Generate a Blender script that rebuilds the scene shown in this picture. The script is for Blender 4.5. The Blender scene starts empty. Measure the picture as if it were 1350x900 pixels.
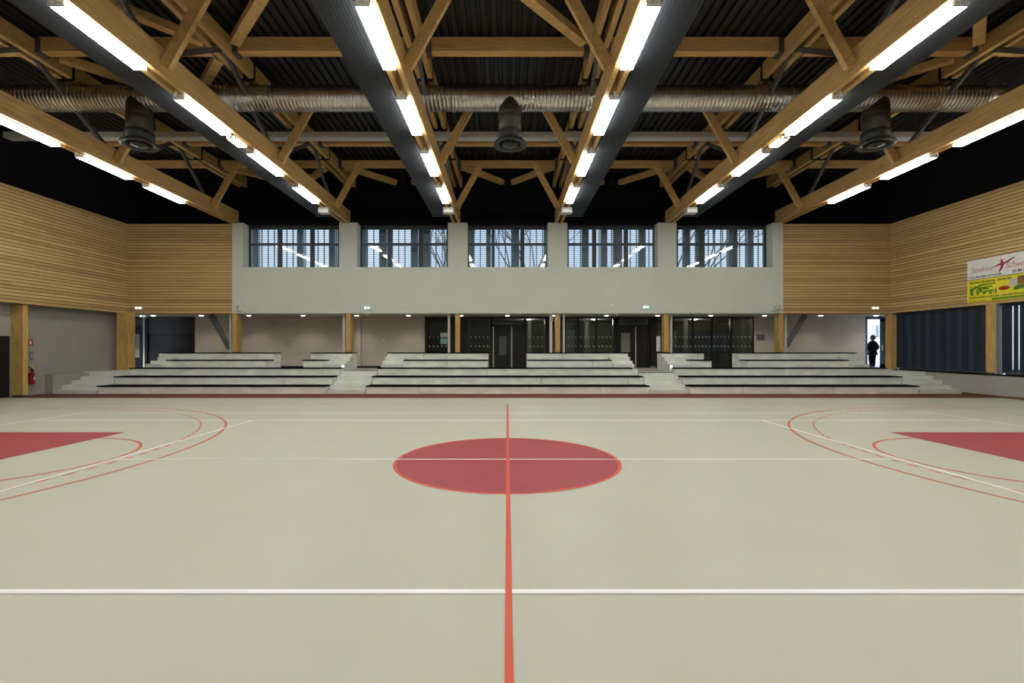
import bpy, bmesh, math, random
from mathutils import Vector, Matrix
random.seed(7)
SC = bpy.context.scene
COL = SC.collection
# ------------------------------------------------------------------ camera calibration
F, XV, YH, HC = 611.0, 668.8, 459.6, 1.793
D0 = 7.51                                    # distance from the lens to the middle of the court
def X(px, d): return (px - XV) * d / F
def Z(py, d): return HC + (YH - py) * d / F
# ------------------------------------------------------------------ helpers
def srgb(r, g, b):
    f = lambda c: (c / 255 / 12.92) if c / 255 <= .04045 else ((c / 255 + .055) / 1.055) ** 2.4
    return (f(r), f(g), f(b), 1)
class MB:
    def __init__(s): s.v, s.f = [], []
    def quad(s, *p):
        n = len(s.v); s.v += [tuple(q) for q in p]; s.f.append(tuple(range(n, n + len(p)))); return s
    def box(s, x0, x1, y0, y1, z0, z1):
        n = len(s.v)
        s.v += [(x0,y0,z0),(x1,y0,z0),(x1,y1,z0),(x0,y1,z0),(x0,y0,z1),(x1,y0,z1),(x1,y1,z1),(x0,y1,z1)]
        s.f += [tuple(n + i for i in q) for q in ((0,3,2,1),(4,5,6,7),(0,1,5,4),(1,2,6,5),(2,3,7,6),(3,0,4,7))]
        return s
    def beam(s, a, b, w, h, side=None):
        """bar from a to b; w along `side` (a vector), h across"""
        a, b = Vector(a), Vector(b); d = (b - a).normalized()
        sd = Vector(side) if side else d.cross(Vector((0,0,1)))
        if sd.length < 1e-6: sd = Vector((1,0,0))
        sd = (sd - d * sd.dot(d)).normalized(); up = sd.cross(d).normalized()
        n = len(s.v)
        for p in (a, b):
            for i, j in ((-1,-1),(1,-1),(1,1),(-1,1)):
                s.v.append(tuple(p + sd * (w/2*i) + up * (h/2*j)))
        s.f += [tuple(n + i for i in q) for q in ((0,3,2,1),(4,5,6,7),(0,1,5,4),(1,2,6,5),(2,3,7,6),(3,0,4,7))]
        return s
    def tube(s, a, b, r, n=12, r2=None, cap=True):
        a, b = Vector(a), Vector(b); d = (b - a).normalized()
        u = d.orthogonal().normalized(); w = d.cross(u); k = len(s.v); r2 = r if r2 is None else r2
        for p, q in ((a, r), (b, r2)):
            for i in range(n):
                t = 2 * math.pi * i / n
                s.v.append(tuple(p + u * (q * math.cos(t)) + w * (q * math.sin(t))))
        for i in range(n):
            j = (i + 1) % n; s.f.append((k + i, k + j, k + n + j, k + n + i))
        if cap: s.f += [tuple(k + i for i in reversed(range(n))), tuple(k + n + i for i in range(n))]
        return s
    def rings(s, prof, axis, o, n=24, cap=True):
        """lathe: prof = [(t, r)], along axis 'X' or 'Z' from origin o"""
        k = len(s.v)
        for t, r in prof:
            for i in range(n):
                a = 2 * math.pi * i / n; c, e = r * math.cos(a), r * math.sin(a)
                s.v.append((o[0]+t, o[1]+c, o[2]+e) if axis == 'X' else (o[0]+c, o[1]+e, o[2]+t))
        for m in range(len(prof) - 1):
            for i in range(n):
                j = (i + 1) % n
                s.f.append((k+m*n+i, k+m*n+j, k+(m+1)*n+j, k+(m+1)*n+i))
        if cap:
            s.f += [tuple(k + i for i in reversed(range(n))), tuple(k + (len(prof)-1)*n + i for i in range(n))]
        return s
    def build(s, name, mat, parent=None, smooth=False, bevel=0):
        me = bpy.data.meshes.new(name)
        o = bpy.data.objects.new(name, me); COL.objects.link(o)
        if parent is not None:
            org = ORG[parent.name]; o.parent = parent
        else:
            lo = [min(q[i] for q in s.v) for i in range(3)]; hi = [max(q[i] for q in s.v) for i in range(3)]
            org = Vector(((lo[0]+hi[0])/2, (lo[1]+hi[1])/2, lo[2])); o.location = org
        ORG[o.name] = org
        me.from_pydata([tuple(Vector(q) - org) for q in s.v], [], s.f)
        bm = bmesh.new(); bm.from_mesh(me); bmesh.ops.recalc_face_normals(bm, faces=bm.faces); bm.to_mesh(me); bm.free()
        if smooth:
            for p in me.polygons: p.use_smooth = len(p.vertices) == 4
        me.materials.append(mat)
        if bevel:
            b = o.modifiers.new('edge', 'BEVEL'); b.width = bevel; b.segments = 2; b.limit_method = 'ANGLE'
        return o
ORG = {}
def tag(o, label, cat, group=None, kind=None):
    o['label'] = label; o['category'] = cat
    if group: o['group'] = group
    if kind: o['kind'] = kind
    return o
def thing(name, loc, label, cat, group=None, kind=None):
    o = bpy.data.objects.new(name, None); COL.objects.link(o); o.location = loc; o.empty_display_size = .2
    ORG[o.name] = Vector(loc)
    return tag(o, label, cat, group, kind)
def struct(o, label=None, cat=None):
    o['kind'] = 'structure'
    if label: o['label'] = label
    if cat: o['category'] = cat
    return o
def box(name, m, x0, x1, y0, y1, z0, z1, parent=None, bevel=0):
    return MB().box(x0, x1, y0, y1, z0, z1).build(name, m, parent, bevel=bevel)
# ------------------------------------------------------------------ materials
def mat(name, col, rough=.6, metal=0, spec=.5, noise=None, bump=0, nscale=(1,1,1), amount=.15, emit=None, es=0):
    m = bpy.data.materials.new(name); m.use_nodes = True
    nt = m.node_tree; b = nt.nodes['Principled BSDF']
    b.inputs['Base Color'].default_value = col; b.inputs['Roughness'].default_value = rough
    b.inputs['Metallic'].default_value = metal; b.inputs['Specular IOR Level'].default_value = spec
    if emit: b.inputs['Emission Color'].default_value = emit; b.inputs['Emission Strength'].default_value = es
    if noise:
        tc = nt.nodes.new('ShaderNodeTexCoord'); mp = nt.nodes.new('ShaderNodeMapping'); mp.inputs['Scale'].default_value = nscale
        geo = nt.nodes.new('ShaderNodeNewGeometry')
        nz = nt.nodes.new('ShaderNodeTexNoise'); nz.inputs['Scale'].default_value = noise; nz.inputs['Detail'].default_value = 6
        nt.links.new(geo.outputs['Position'], mp.inputs['Vector']); nt.links.new(mp.outputs[0], nz.inputs['Vector'])
        rp = nt.nodes.new('ShaderNodeValToRGB'); e = rp.color_ramp.elements
        e[0].position = .3; e[1].position = .7
        e[0].color = tuple(c * (1 - amount) for c in col[:3]) + (1,); e[1].color = tuple(min(1, c * (1 + amount)) for c in col[:3]) + (1,)
        nt.links.new(nz.outputs['Fac'], rp.inputs[0]); nt.links.new(rp.outputs[0], b.inputs['Base Color'])
        if bump:
            bp = nt.nodes.new('ShaderNodeBump'); bp.inputs['Strength'].default_value = bump; bp.inputs['Distance'].default_value = .01
            nt.links.new(nz.outputs['Fac'], bp.inputs['Height']); nt.links.new(bp.outputs[0], b.inputs['Normal'])
    return m
WOODC = (.61, .385, .15, 1)
M = {}
M['wood_y'] = mat('glulam along the hall', (.53, .335, .13, 1), .55, noise=3, nscale=(9, .5, 9), amount=.22, spec=.3)
M['wood_x'] = mat('glulam across the hall', WOODC, .55, noise=3, nscale=(.5, 9, 9), amount=.22, spec=.3)
M['wood_z'] = mat('glulam upright', (.50, .315, .105, 1), .5, noise=3, nscale=(9, 9, .6), amount=.28, spec=.3)
M['wood_k'] = mat('sawn brace timber', (.60, .385, .15, 1), .55, noise=8, amount=.18, spec=.3)
def slat_mat(name, axis, pitch):
    m = bpy.data.materials.new(name); m.use_nodes = True; nt = m.node_tree; b = nt.nodes['Principled BSDF']
    b.inputs['Roughness'].default_value = .6; b.inputs['Specular IOR Level'].default_value = .25
    g = nt.nodes.new('ShaderNodeNewGeometry'); sp = nt.nodes.new('ShaderNodeSeparateXYZ'); nt.links.new(g.outputs['Position'], sp.inputs[0])
    def math_(op, a, bb=None):
        n = nt.nodes.new('ShaderNodeMath'); n.operation = op
        for i, q in enumerate((a, bb)):
            if q is None: continue
            if isinstance(q, (int, float)): n.inputs[i].default_value = q
            else: nt.links.new(q, n.inputs[i])
        return n.outputs[0]
    row = math_('FLOOR', math_('DIVIDE', math_('SUBTRACT', sp.outputs[2], 3.454), pitch))
    wr = nt.nodes.new('ShaderNodeTexWhiteNoise'); wr.noise_dimensions = '1D'; nt.links.new(row, wr.inputs['W'])
    seg = math_('FLOOR', math_('ADD', math_('DIVIDE', sp.outputs[axis], 4.0), math_('MULTIPLY', wr.outputs['Value'], 7.0)))
    cb = nt.nodes.new('ShaderNodeCombineXYZ'); nt.links.new(row, cb.inputs[0]); nt.links.new(seg, cb.inputs[1])
    wn = nt.nodes.new('ShaderNodeTexWhiteNoise'); wn.noise_dimensions = '3D'; nt.links.new(cb.outputs[0], wn.inputs['Vector'])
    mp = nt.nodes.new('ShaderNodeMapping'); mp.inputs['Scale'].default_value = (.6, 8, 14) if axis == 0 else (8, .6, 14)
    nt.links.new(g.outputs['Position'], mp.inputs['Vector'])
    nz = nt.nodes.new('ShaderNodeTexNoise'); nz.inputs['Scale'].default_value = 3; nt.links.new(mp.outputs[0], nz.inputs['Vector'])
    fac = math_('ADD', math_('ADD', math_('MULTIPLY', wn.outputs['Value'], .25), math_('MULTIPLY', wr.outputs['Value'], .35)), math_('MULTIPLY', nz.outputs['Fac'], .4))
    rp = nt.nodes.new('ShaderNodeValToRGB'); e = rp.color_ramp.elements
    e[0].position = .1; e[0].color = (.36, .235, .095, 1); e[1].position = .9; e[1].color = (.66, .47, .215, 1)
    nt.links.new(fac, rp.inputs[0]); nt.links.new(rp.outputs[0], b.inputs['Base Color'])
    return m
PITCH = .128
M['slat_x'] = slat_mat('pine slats across', 0, PITCH)
M['slat_y'] = slat_mat('pine slats along', 1, PITCH)
M['backing'] = mat('dark backing felt', (.035, .025, .015, 1), .9)
M['floor'] = mat('beige sports floor', (.525, .53, .43, 1), .42, noise=.6, amount=.025, spec=.35)
M['white_line'] = mat('white line paint', (.93, .93, .89, 1), .45)
M['red_line'] = mat('orange red line paint', (.68, .10, .055, 1), .45)
M['grey_line'] = mat('dull line paint', (.33, .29, .21, 1), .5)
M['maroon'] = mat('maroon court paint', (.36, .048, .062, 1), .5, noise=1.2, amount=.04)
M['strip'] = mat('rust red floor border', (.17, .042, .026, 1), .6, spec=.2)
M['concrete'] = mat('light bleacher concrete', (.73, .76, .68, 1), .75, noise=1.6, nscale=(1, 1, 3), amount=.16, bump=.1)
M['stair'] = mat('stair concrete', (.64, .67, .60, 1), .75, noise=2, amount=.08)
M['walk'] = mat('walkway concrete', (.32, .32, .28, 1), .7, noise=2, amount=.08)
M['black'] = mat('black bench board', (.008, .008, .007, 1), .95, spec=.02)
M['blackmetal'] = mat('black frame metal', (.008, .008, .009, 1), .4, spec=.35)
M['blackwall'] = mat('black painted upper wall', (.006, .006, .007, 1), .9, spec=.1)
M['roof'] = mat('black corrugated decking', (.013, .0135, .015, 1), .45, spec=.4)
M['plaster'] = mat('greige plaster', (.55, .58, .51, 1), .85, noise=.7, amount=.03, spec=.2)
M['foyer_wall'] = mat('warm grey foyer wall', (.46, .42, .365, 1), .8, noise=.7, amount=.03, spec=.2)
M['soffit'] = mat('pale soffit', (.45, .44, .40, 1), .85)
M['greywall'] = mat('grey lower wall', (.30, .29, .255, 1), .85, noise=.5, amount=.03, spec=.2)
M['parapet'] = mat('grey parapet wall', (.34, .335, .30, 1), .85, noise=.5, amount=.03, spec=.2)
M['panel'] = mat('charcoal radiant panel', (.024, .027, .032, 1), .6, spec=.25)
M['steel'] = mat('grey painted steel', (.085, .088, .09, 1), .5, spec=.4)
M['brace_steel'] = mat('slate steel brace', (.10, .11, .13, 1), .5)
M['galv'] = mat('galvanised spiral duct', (.55, .53, .49, 1), .3, metal=1, noise=2, nscale=(1, 3, 3), amount=.12)
M['dullduct'] = mat('dull duct outlet', (.10, .095, .085, 1), .5, metal=.6)
M['tray'] = mat('pale cable tray', (.50, .49, .46, 1), .5, metal=.3)
M['darkmetal'] = mat('dark diffuser metal', (.03, .032, .034, 1), .45, spec=.4)
M['pale_metal'] = mat('pale grey metal', (.50, .50, .47, 1), .5)
M['white_plastic'] = mat('white plastic', (.72, .72, .70, 1), .45)
M['lamp'] = mat('lit lamp diffuser', (.9, .9, .9, 1), .5, emit=(1, 1, .955, 1), es=35.5)
M['woodglow'] = mat('amber wood glow', (.9, .9, .9, 1), .5, emit=(1, .82, .48, 1), es=4)  # glow standing in for lamplit wood between the chord planks
M['down'] = mat('lit downlight', (.9, .9, .9, 1), .5, emit=(1, .9, .74, 1), es=7)
M['sign_lit'] = mat('lit white lens', (.9, .9, .9, 1), .5, emit=(1, 1, .95, 1), es=2.5)
M['green_lit'] = mat('lit green sign', (.28, .55, .42, 1), .5, emit=(.2, .5, .35, 1), es=.25)
M['frame'] = mat('slate window frame', (.022, .030, .038, 1), .45)
M['transom'] = mat('blue grey transom', (.035, .065, .09, 1), .45)
M['fin'] = mat('grey facade post', (.42, .48, .52, 1), .6)
M['blind'] = mat('navy blind fabric', (.016, .025, .040, 1), .6, spec=.3, noise=3, nscale=(3, 3, .3), amount=.25)
M['red'] = mat('red enamel', (.35, .015, .02, 1), .35)
M['yellow'] = mat('yellow vinyl', (.72, .66, .03, 1), .5)
M['banner'] = mat('white vinyl', (.74, .73, .70, 1), .5)
M['green'] = mat('green print', (.09, .22, .015, 1), .5)
M['script'] = mat('rose red print', (.42, .16, .16, 1), .5)
M['dkred'] = mat('dark red print', (.36, .03, .05, 1), .5)
M['ink'] = mat('black print', (.03, .03, .03, 1), .5)
M['photo_grey'] = mat('pale print', (.5, .5, .42, 1), .5)
M['brownprint'] = mat('brown print', (.22, .11, .03, 1), .5)
M['paper'] = mat('paper notice', (.62, .68, .66, 1), .6)
M['teal'] = mat('teal notice', (.22, .48, .45, 1), .6)
M['dot'] = mat('frosted marker', (.30, .31, .29, 1), .6)
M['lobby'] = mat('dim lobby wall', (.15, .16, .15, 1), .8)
M['maroonwall'] = mat('dark maroon panel', (.025, .012, .012, 1), .6)
M['skin'] = mat('skin', (.42, .25, .18, 1), .55)
M['jacket'] = mat('black coat cloth', (.008, .008, .011, 1), .9, spec=.15)
M['trouser'] = mat('black trouser cloth', (.007, .006, .008, 1), .9, spec=.15)
M['hair'] = mat('grey brown hair', (.07, .06, .05, 1), .7, noise=40, amount=.4, bump=.6)
M['shoe'] = mat('black leather', (.006, .006, .006, 1), .4)
M['facade'] = mat('white render', (.80, .82, .84, 1), .9)
M['pave'] = mat('pale paving', (.62, .64, .64, 1), .9)
M['extglass'] = mat('blue grey window', (.20, .27, .33, 1), .3)
M['vision_dk'] = mat('dim door glass', (.055, .065, .068, 1), .3)
M['vision_lt'] = mat('pale door glass', (.20, .21, .175, 1), .4)
M['post'] = mat('pale steel post', (.60, .61, .55, 1), .6)
M['bark'] = mat('bare bark', (.10, .10, .10, 1), .9)
def glass(name, tint, refl=1.0):
    m = bpy.data.materials.new(name); m.use_nodes = True; nt = m.node_tree
    for n in list(nt.nodes):
        if n.type == 'BSDF_PRINCIPLED': nt.nodes.remove(n)
    out = nt.nodes['Material Output']; t = nt.nodes.new('ShaderNodeBsdfTransparent'); t.inputs[0].default_value = tint
    gl = nt.nodes.new('ShaderNodeBsdfGlossy'); gl.inputs['Roughness'].default_value = .015
    gl.inputs[0].default_value = (refl, refl, refl, 1)
    fr = nt.nodes.new('ShaderNodeFresnel'); fr.inputs[0].default_value = 1.5
    mx = nt.nodes.new('ShaderNodeMixShader')
    ge = nt.nodes.new('ShaderNodeNewGeometry'); sub = nt.nodes.new('ShaderNodeMath'); sub.operation = 'SUBTRACT'; sub.inputs[0].default_value = 1.0
    mul = nt.nodes.new('ShaderNodeMath'); mul.operation = 'MULTIPLY'
    nt.links.new(ge.outputs['Backfacing'], sub.inputs[1]); nt.links.new(fr.outputs[0], mul.inputs[0]); nt.links.new(sub.outputs[0], mul.inputs[1])
    nt.links.new(mul.outputs[0], mx.inputs[0]); nt.links.new(t.outputs[0], mx.inputs[1]); nt.links.new(gl.outputs[0], mx.inputs[2])
    nt.links.new(mx.outputs[0], out.inputs[0])
    return m
M['glass'] = glass('clear pane', (.86, .9, .92, 1))
M['glass_dk'] = glass('lobby pane', (.62, .66, .64, 1))
# ------------------------------------------------------------------ floor and its markings
fl = struct(box('floor', M['floor'], -20.4, 20.4, -4.4, 24.4, -.2, 0))
LAY = {0: .0015, 1: .0025, 2: .0035, 3: .0045, 4: .0060, 5: .0049, 6: .0041, 7: .0053, 8: .0021, 9: .0028, 10: .0031}
def flat(name, m, layer, polys, label=None):
    b = MB(); z = LAY[layer]
    for p in polys: b.quad(*[(x, y + D0, z) for x, y in p])
    o = b.build(name, m, fl)
    for pl in o.data.polygons:
        if pl.normal.z < 0: pl.flip()
    if label: o['label'] = label
    return o
def rect(x0, x1, y0, y1): return [(x0, y0), (x1, y0), (x1, y1), (x0, y1)]
def arc(cx, cy, r0, r1, a0, a1, n=48, dash=None):
    out = []
    for i in range(n):
        t0 = a0 + (a1 - a0) * i / n; t1 = a0 + (a1 - a0) * (i + 1) / n
        if dash: t1 = t0 + (t1 - t0) * dash
        out.append([(cx + r0*math.cos(t0), cy + r0*math.sin(t0)), (cx + r1*math.cos(t0), cy + r1*math.sin(t0)),
                    (cx + r1*math.cos(t1), cy + r1*math.sin(t1)), (cx + r0*math.cos(t1), cy + r0*math.sin(t1))])
    return out
w = .05
flat('border_strip', M['strip'], 0, [rect(-18.4, 18.08, 16.88 - D0, 18.44 - D0)], 'dark rust red floor strip along the foot of the bleachers')
flat('centre_circle', M['maroon'], 0, [[(1.77*math.cos(a*math.pi/60), 1.77*math.sin(a*math.pi/60)) for a in range(120)]], 'maroon filled centre circle')
flat('circle_outline', M['red_line'], 2, arc(0, 0, 1.75, 1.8, 0, 2*math.pi, 120), 'orange red outline of the centre circle')
flat('halfway_line', M['red_line'], 4, [rect(-.015, .035, -11.2, 7.5)], 'orange red halfway line')
for s in (-1, 1):
    flat('free_throw_zone', M['maroon'], 0, [rect(*sorted((s*8.2, s*14)), -2.45, 2.45)], 'maroon free throw zone')
    flat('free_throw_arc', M['red_line'], 2, arc(s*8.2, 0, 1.75, 1.8, math.pi/2, math.pi/2 + s*math.pi, 40), 'orange red free throw semicircle')
    a = math.asin(6.6/6.75); c = s*12.425
    st = math.pi if s > 0 else 0
    flat('three_point_line', M['red_line'], 1, arc(c, 0, 6.70, 6.75, st - a, st + a, 72)
         + [rect(*sorted((s*14, s*11.0)), q*6.575-.025, q*6.575+.025) for q in (-1, 1)], 'solid orange red three point arc')
    flat('youth_three_point_line', M['red_line'], 9, arc(c, 0, 6.20, 6.25, st - math.pi/2, st + math.pi/2, 60, .52)
         + [rect(*sorted((s*(12.55+.33*k), s*(12.72+.33*k))), q*6.225-.025, q*6.225+.025) for q in (-1, 1) for k in range(5)], 'dashed orange red three point arc')
    flat('court_end_line', M['grey_line'], 8, [rect(s*14-.025, s*14+.025, -7.5, 7.5)], 'faint dull end line of the basketball court')
    flat('tennis_base_line', M['white_line'], 5, [rect(s*11.885-.03, s*11.885+.03, -5.485, 5.485)], 'white tennis base line')
    flat('tennis_service_line', M['white_line'], 5, [rect(s*6.37-.03, s*6.37+.03, -4.115, 4.115)], 'white tennis service line')
    flat('tennis_side_line', M['white_line'], 3, [rect(-11.885, 11.885, s*4.09-.03, s*4.09+.03)], 'white tennis singles side line')
    flat('tennis_doubles_line', M['white_line'], 6, [rect(-11.885, 11.885, s*5.44-.025, s*5.44+.025)], 'white tennis doubles side line')
    flat('court_side_line', M['grey_line'], 10, [rect(-14, 14, s*7.5-.025, s*7.5+.025)], 'faint dull side line of the basketball court')
flat('tennis_centre_line', M['white_line'], 7, [rect(-6.4, 6.4, -.02, .02)], 'white tennis centre service line')
# ------------------------------------------------------------------ room shell
YW, YB, YF = 21.78, 24.0, 22.3               # upper wall plane, foyer back wall plane, clerestory frame plane
ZS, ZT, ZR = 3.454, 7.68, 10.2               # soffit, top of cladding, underside of roof
XL, XR = -17.85, 18.0
def cladding(par, x0, x1, y0, y1, along):
    b = MB(); z = ZS
    while z < ZT - .03:
        z1 = min(z + PITCH - .022, ZT)
        b.box(x0, x1, y0, y1, z, z1)
        z += PITCH
    return b.build('slat_cladding', M['slat_x'] if along == 'x' else M['slat_y'], par)
def up_wall(name, x0, x1, y0, y1):
    return struct(box(name, M['backing'], x0, x1, y0, y1, ZS, ZT))
wl = up_wall('wall_left', XL - .3, XL - .035, -4, YW + .4); cladding(wl, XL - .035, XL, -4, YW, 'y')
wr = up_wall('wall_right', XR + .035, XR + .3, -4, YW + .4); cladding(wr, XR, XR + .035, -4, YW, 'y')
wbl = up_wall('wall_back_left', XL - .035, X(306, YW), YW + .035, YW + .4); cladding(wbl, XL, X(306, YW), YW, YW + .035, 'x')
wbr = up_wall('wall_back_right', X(1032.5, YW), XR + .035, YW + .035, YW + .4); cladding(wbr, X(1032.5, YW), XR, YW, YW + .035, 'x')
# plaster wall with five clerestory openings
ops = [(320, 447), (470.7, 590.5), (616, 722.5), (748, 867.5), (892, 1018.5)]
ZO = Z(352, YW)
b = MB(); xa, xb = X(306, YW), X(1032.5, YW)
b.box(xa, xb, YW, YF + .35, ZS, ZO)
edges = [xa] + [X(p, YW) for o in ops for p in o] + [xb]
for i in range(0, len(edges), 2): b.box(edges[i], edges[i+1], YW, YF + .35, ZO, 7.72)
wb = struct(b.build('wall_back_upper', M['plaster']))
# black upper walls under the roof
b = MB()
b.box(-18.4, 18.4, 22.75, 22.95, 7.72, ZR + .1)
for i in range(5): b.box(X(ops[i][0], YW), X(ops[i][1], YW), YF - .12, 22.75, 7.72, 7.98)
struct(b.build('wall_back_top', M['blackwall']))
struct(box('wall_left_top', M['blackwall'], XL - .3, XL - .1, -4.2, 22.95, ZT, ZR + .1))
struct(box('wall_right_top', M['blackwall'], XR + .1, XR + .3, -4.2, 22.95, ZT, ZR + .1))
struct(box('wall_front', M['greywall'], -20.4, 20.4, -4.4, -4.2, 0, ZR + .1))
# ribbed black roof deck
b = MB(); x = -18.6; prof = []
while x < 18.6:
    prof += [(x, 0), (x + .13, 0), (x + .155, .07), (x + .235, .07)]; x += .26
for i in range(len(prof) - 1):
    (xa_, za), (xb_, zb_) = prof[i], prof[i+1]
    b.quad((xa_, -4.4, ZR + za), (xb_, -4.4, ZR + zb_), (xb_, 23, ZR + zb_), (xa_, 23, ZR + za))
b.box(-18.6, 18.6, -4.4, 23, ZR + .12, ZR + .3)
struct(b.build('ceiling', M['roof']))
# foyer under the upper wall
struct(box('ceiling_foyer', M['soffit'], -20.4, 20.4, YW + .06, 24.3, ZS + .005, ZS + .25))
H, T = .324, .8
DK = [18.44 + k * T for k in range(5)]
struct(box('floor_walkway', M['walk'], -16.27, 16.33, DK[2] + .5, 24.2, 0.0, .81))
struct(box('floor_landing_left', M['stair'], -20.3, -16.28, 20.04, 24.2, 0, .81))
struct(box('floor_landing_right', M['stair'], 16.34, 20.3, 20.04, 24.2, 0, .81))
wall = MB()
def seg(p0, p1, z0=.6, z1=ZS): wall.box(X(p0, YB), X(p1, YB), YB, YB + .2, z0, z1)
seg(257, 560); seg(994, 1141)
seg(150, 172); seg(1168.5, 1190)
struct(wall.build('wall_back', M['foyer_wall']))
struct(box('baseboard_back', M['black'], -16.1, -4.3, YB - .02, YB - .001, .81, .90))
struct(box('wall_foyer_left', M['foyer_wall'], -20.4, -20.2, 21.9, 24.2, .6, ZS))
struct(box('wall_foyer_right', M['foyer_wall'], 20.2, 20.4, 22.6, 24.2, .6, ZS))
# black joinery panels of the back wall
b = MB()
for p0, p1 in ((593.5, 616), (720, 724.5), (743.5, 745), (856, 865), (884.5, 886.3), (809.6, 814)): b.box(X(p0, YB), X(p1, YB), YB - .02, YB + .12, .9, ZS)
struct(b.build('wall_back_joinery', M['blackmetal']))
struct(box('wall_back_panel', M['maroonwall'], X(724.4, YB), X(743.6, YB), YB - .01, YB + .12, .9, ZS))
# shallow upright duct casing on the foyer wall
struct(box('trim_1', M['foyer_wall'], X(470, YB), X(476.5, YB), YB - .12, YB, .9, ZS))
# lower left wall, recessed behind the cladding
b = MB()
b.box(-18.6, -18.4, -4.2, 14.6, 0, ZS + .1); b.box(-18.6, -18.4, 17.15, 21.95, 0, ZS + .1); b.box(-18.6, -18.4, 14.6, 17.15, 2.26, ZS + .1)
b.box(-18.6, -18.4, 21.9, 22.0, .6, ZS)
struct(b.build('wall_left_lower', M['greywall']))
struct(box('ceiling_left_recess', M['soffit'], -18.4, XL - .04, -4.2, YW + .05, ZS, ZS + .12))
struct(box('wall_left_parapet', M['greywall'], -18.4, -18.1, 18.44, 20.03, 0, .78))
# right parapet
struct(box('wall_right_parapet', M['parapet'], 18.08, 18.45, -4.2, 21.98, 0, .80))
struct(box('trim_2', M['black'], 18.06, 18.45, -4.2, 21.7, .80, .84))
struct(box('baseboard_right', mat('brown skirting', (.11, .06, .025, 1), .6), 18.055, 18.08, -4.2, 18.43, 0, .07))
# ------------------------------------------------------------------ doors
d1 = struct(box('door_1', M['blackmetal'], -18.55, -18.42, 14.6, 17.15, 0, 2.26), 'black double door in the grey left wall', 'door')
box('door_seam', M['steel'], -18.425, -18.415, 15.86, 15.88, .02, 2.2, d1)
box('door_handle', M['steel'], -18.42, -18.36, 15.95, 15.98, .95, 1.2, d1)
def glazed(name, p0, p1, muls, zb, label, marks=True, zt=ZS, rail=None):
    """black framed glazing between pixel columns on the foyer back wall"""
    x0, x1 = X(p0, YB), X(p1, YB); t = .07
    root = struct(thing(name, ((x0+x1)/2, YB + .06, zb), label, 'window'))
    f = MB(); f.box(x0, x1, YB, YB + .12, zt - .09, zt); f.box(x0, x1, YB, YB + .12, zb, zb + .1)
    f.box(x0, x0 + t, YB, YB + .12, zb, zt); f.box(x1 - t, x1, YB, YB + .12, zb, zt)
    f.build('frame', M['blackmetal'], root)
    xs = [x0 + t] + [X(m, YB) for m in muls] + [x1 - t]
    for m in muls: box('mullion', M['blackmetal'], X(m, YB) - .05, X(m, YB) + .05, YB, YB + .12, zb, zt, root)
    for i in range(len(xs) - 1):
        a, c = xs[i] + .03, xs[i+1] - .03
        p = box('pane', M['glass_dk'], a, c, YB + .05, YB + .062, zb + .1, zt - .09, root)
        if marks:
            g = MB()
            for yy in (444.5, 456.5):
                n = max(3, round((c - a) / .2)); zz = Z(yy, YB)
                for k in range(n):
                    xx = a + (c - a) * (k + .5) / n
                    g.quad((xx - .055, YB + .045, zz + .05), (xx + .02, YB + .045, zz + .05), (xx + .055, YB + .045, zz - .05), (xx + .03, YB + .045, zz - .05))
            g.build('safety_marking', M['dot'], p)
    return root
ZW = .81
g1 = glazed('window_6', 560.5, 593, [], ZW, 'narrow black framed glazing with two paper notices, right of the beige foyer wall')
g2 = glazed('window_7', 616, 648, [], ZW, 'black framed glazing left of the central black door')
g3 = glazed('window_8', 692.5, 720, [], ZW, 'black framed glazing right of the central black door')
g4 = glazed('window_9', 745, 810, [762, 786.3], ZW, 'three-pane black framed glazing right of the central column')
g5 = glazed('window_10', 886, 994, [914, 939, 964], ZW, 'widest four-pane black framed glazing at right of foyer')
glazed('window_11', 865, 872.5, [], ZW, 'slim glazed strip beside the black door panel', marks=False)
box('notice', M['paper'], X(580.5, YB), X(589.5, YB), YB + .03, YB + .042, Z(444.3, YB), Z(438.5, YB), g1)
box('notice', M['teal'], X(580.5, YB), X(589.5, YB), YB + .03, YB + .042, Z(453.3, YB), Z(446, YB), g1)
def portal(name, p0, p1, seam, win, handles, label, vm):
    x0, x1 = X(p0, YB), X(p1, YB); zh, zt = 2.95, ZS
    root = struct(thing(name, ((x0+x1)/2, YB + .05, ZW), label, 'door'))
    f = MB(); f.box(x0, x0 + .12, YB - .02, YB + .12, ZW, zt); f.box(x1 - .12, x1, YB - .02, YB + .12, ZW, zt)
    f.box(x0, x1, YB - .02, YB + .12, zt - .1, zt); f.box(x0, x1, YB - .02, YB + .12, zh, zh + .1)
    f.build('door_frame', M['blackmetal'], root)
    box('transom_pane', M['glass_dk'], x0 + .12, x1 - .12, YB + .04, YB + .055, zh + .1, zt - .1, root)
    xs = X(seam, YB); (w0, w1, y0, y1) = win
    a, c, zl, zu = X(w0, YB), X(w1, YB), Z(y1, YB), Z(y0, YB)
    l = MB(); l.box(x0 + .12, a, YB + .03, YB + .09, ZW, zh); l.box(c, xs, YB + .03, YB + .09, ZW, zh)
    l.box(a, c, YB + .03, YB + .09, ZW, zl); l.box(a, c, YB + .03, YB + .09, zu, zh)
    lf = l.build('door_leaf', M['blackmetal'], root)
    box('vision_pane', vm, a, c, YB + .05, YB + .06, zl, zu, lf)
    l2 = box('door_leaf', M['blackmetal'], xs + .01, x1 - .12, YB + .03, YB + .09, ZW, zh, root)
    for hp in handles:
        MB().box(X(hp, YB) - .022, X(hp, YB) + .022, YB - .05, YB - .02, ZW + .03, zh - .03).build('edge_strip', M['pale_metal'], root)
    return root
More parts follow.
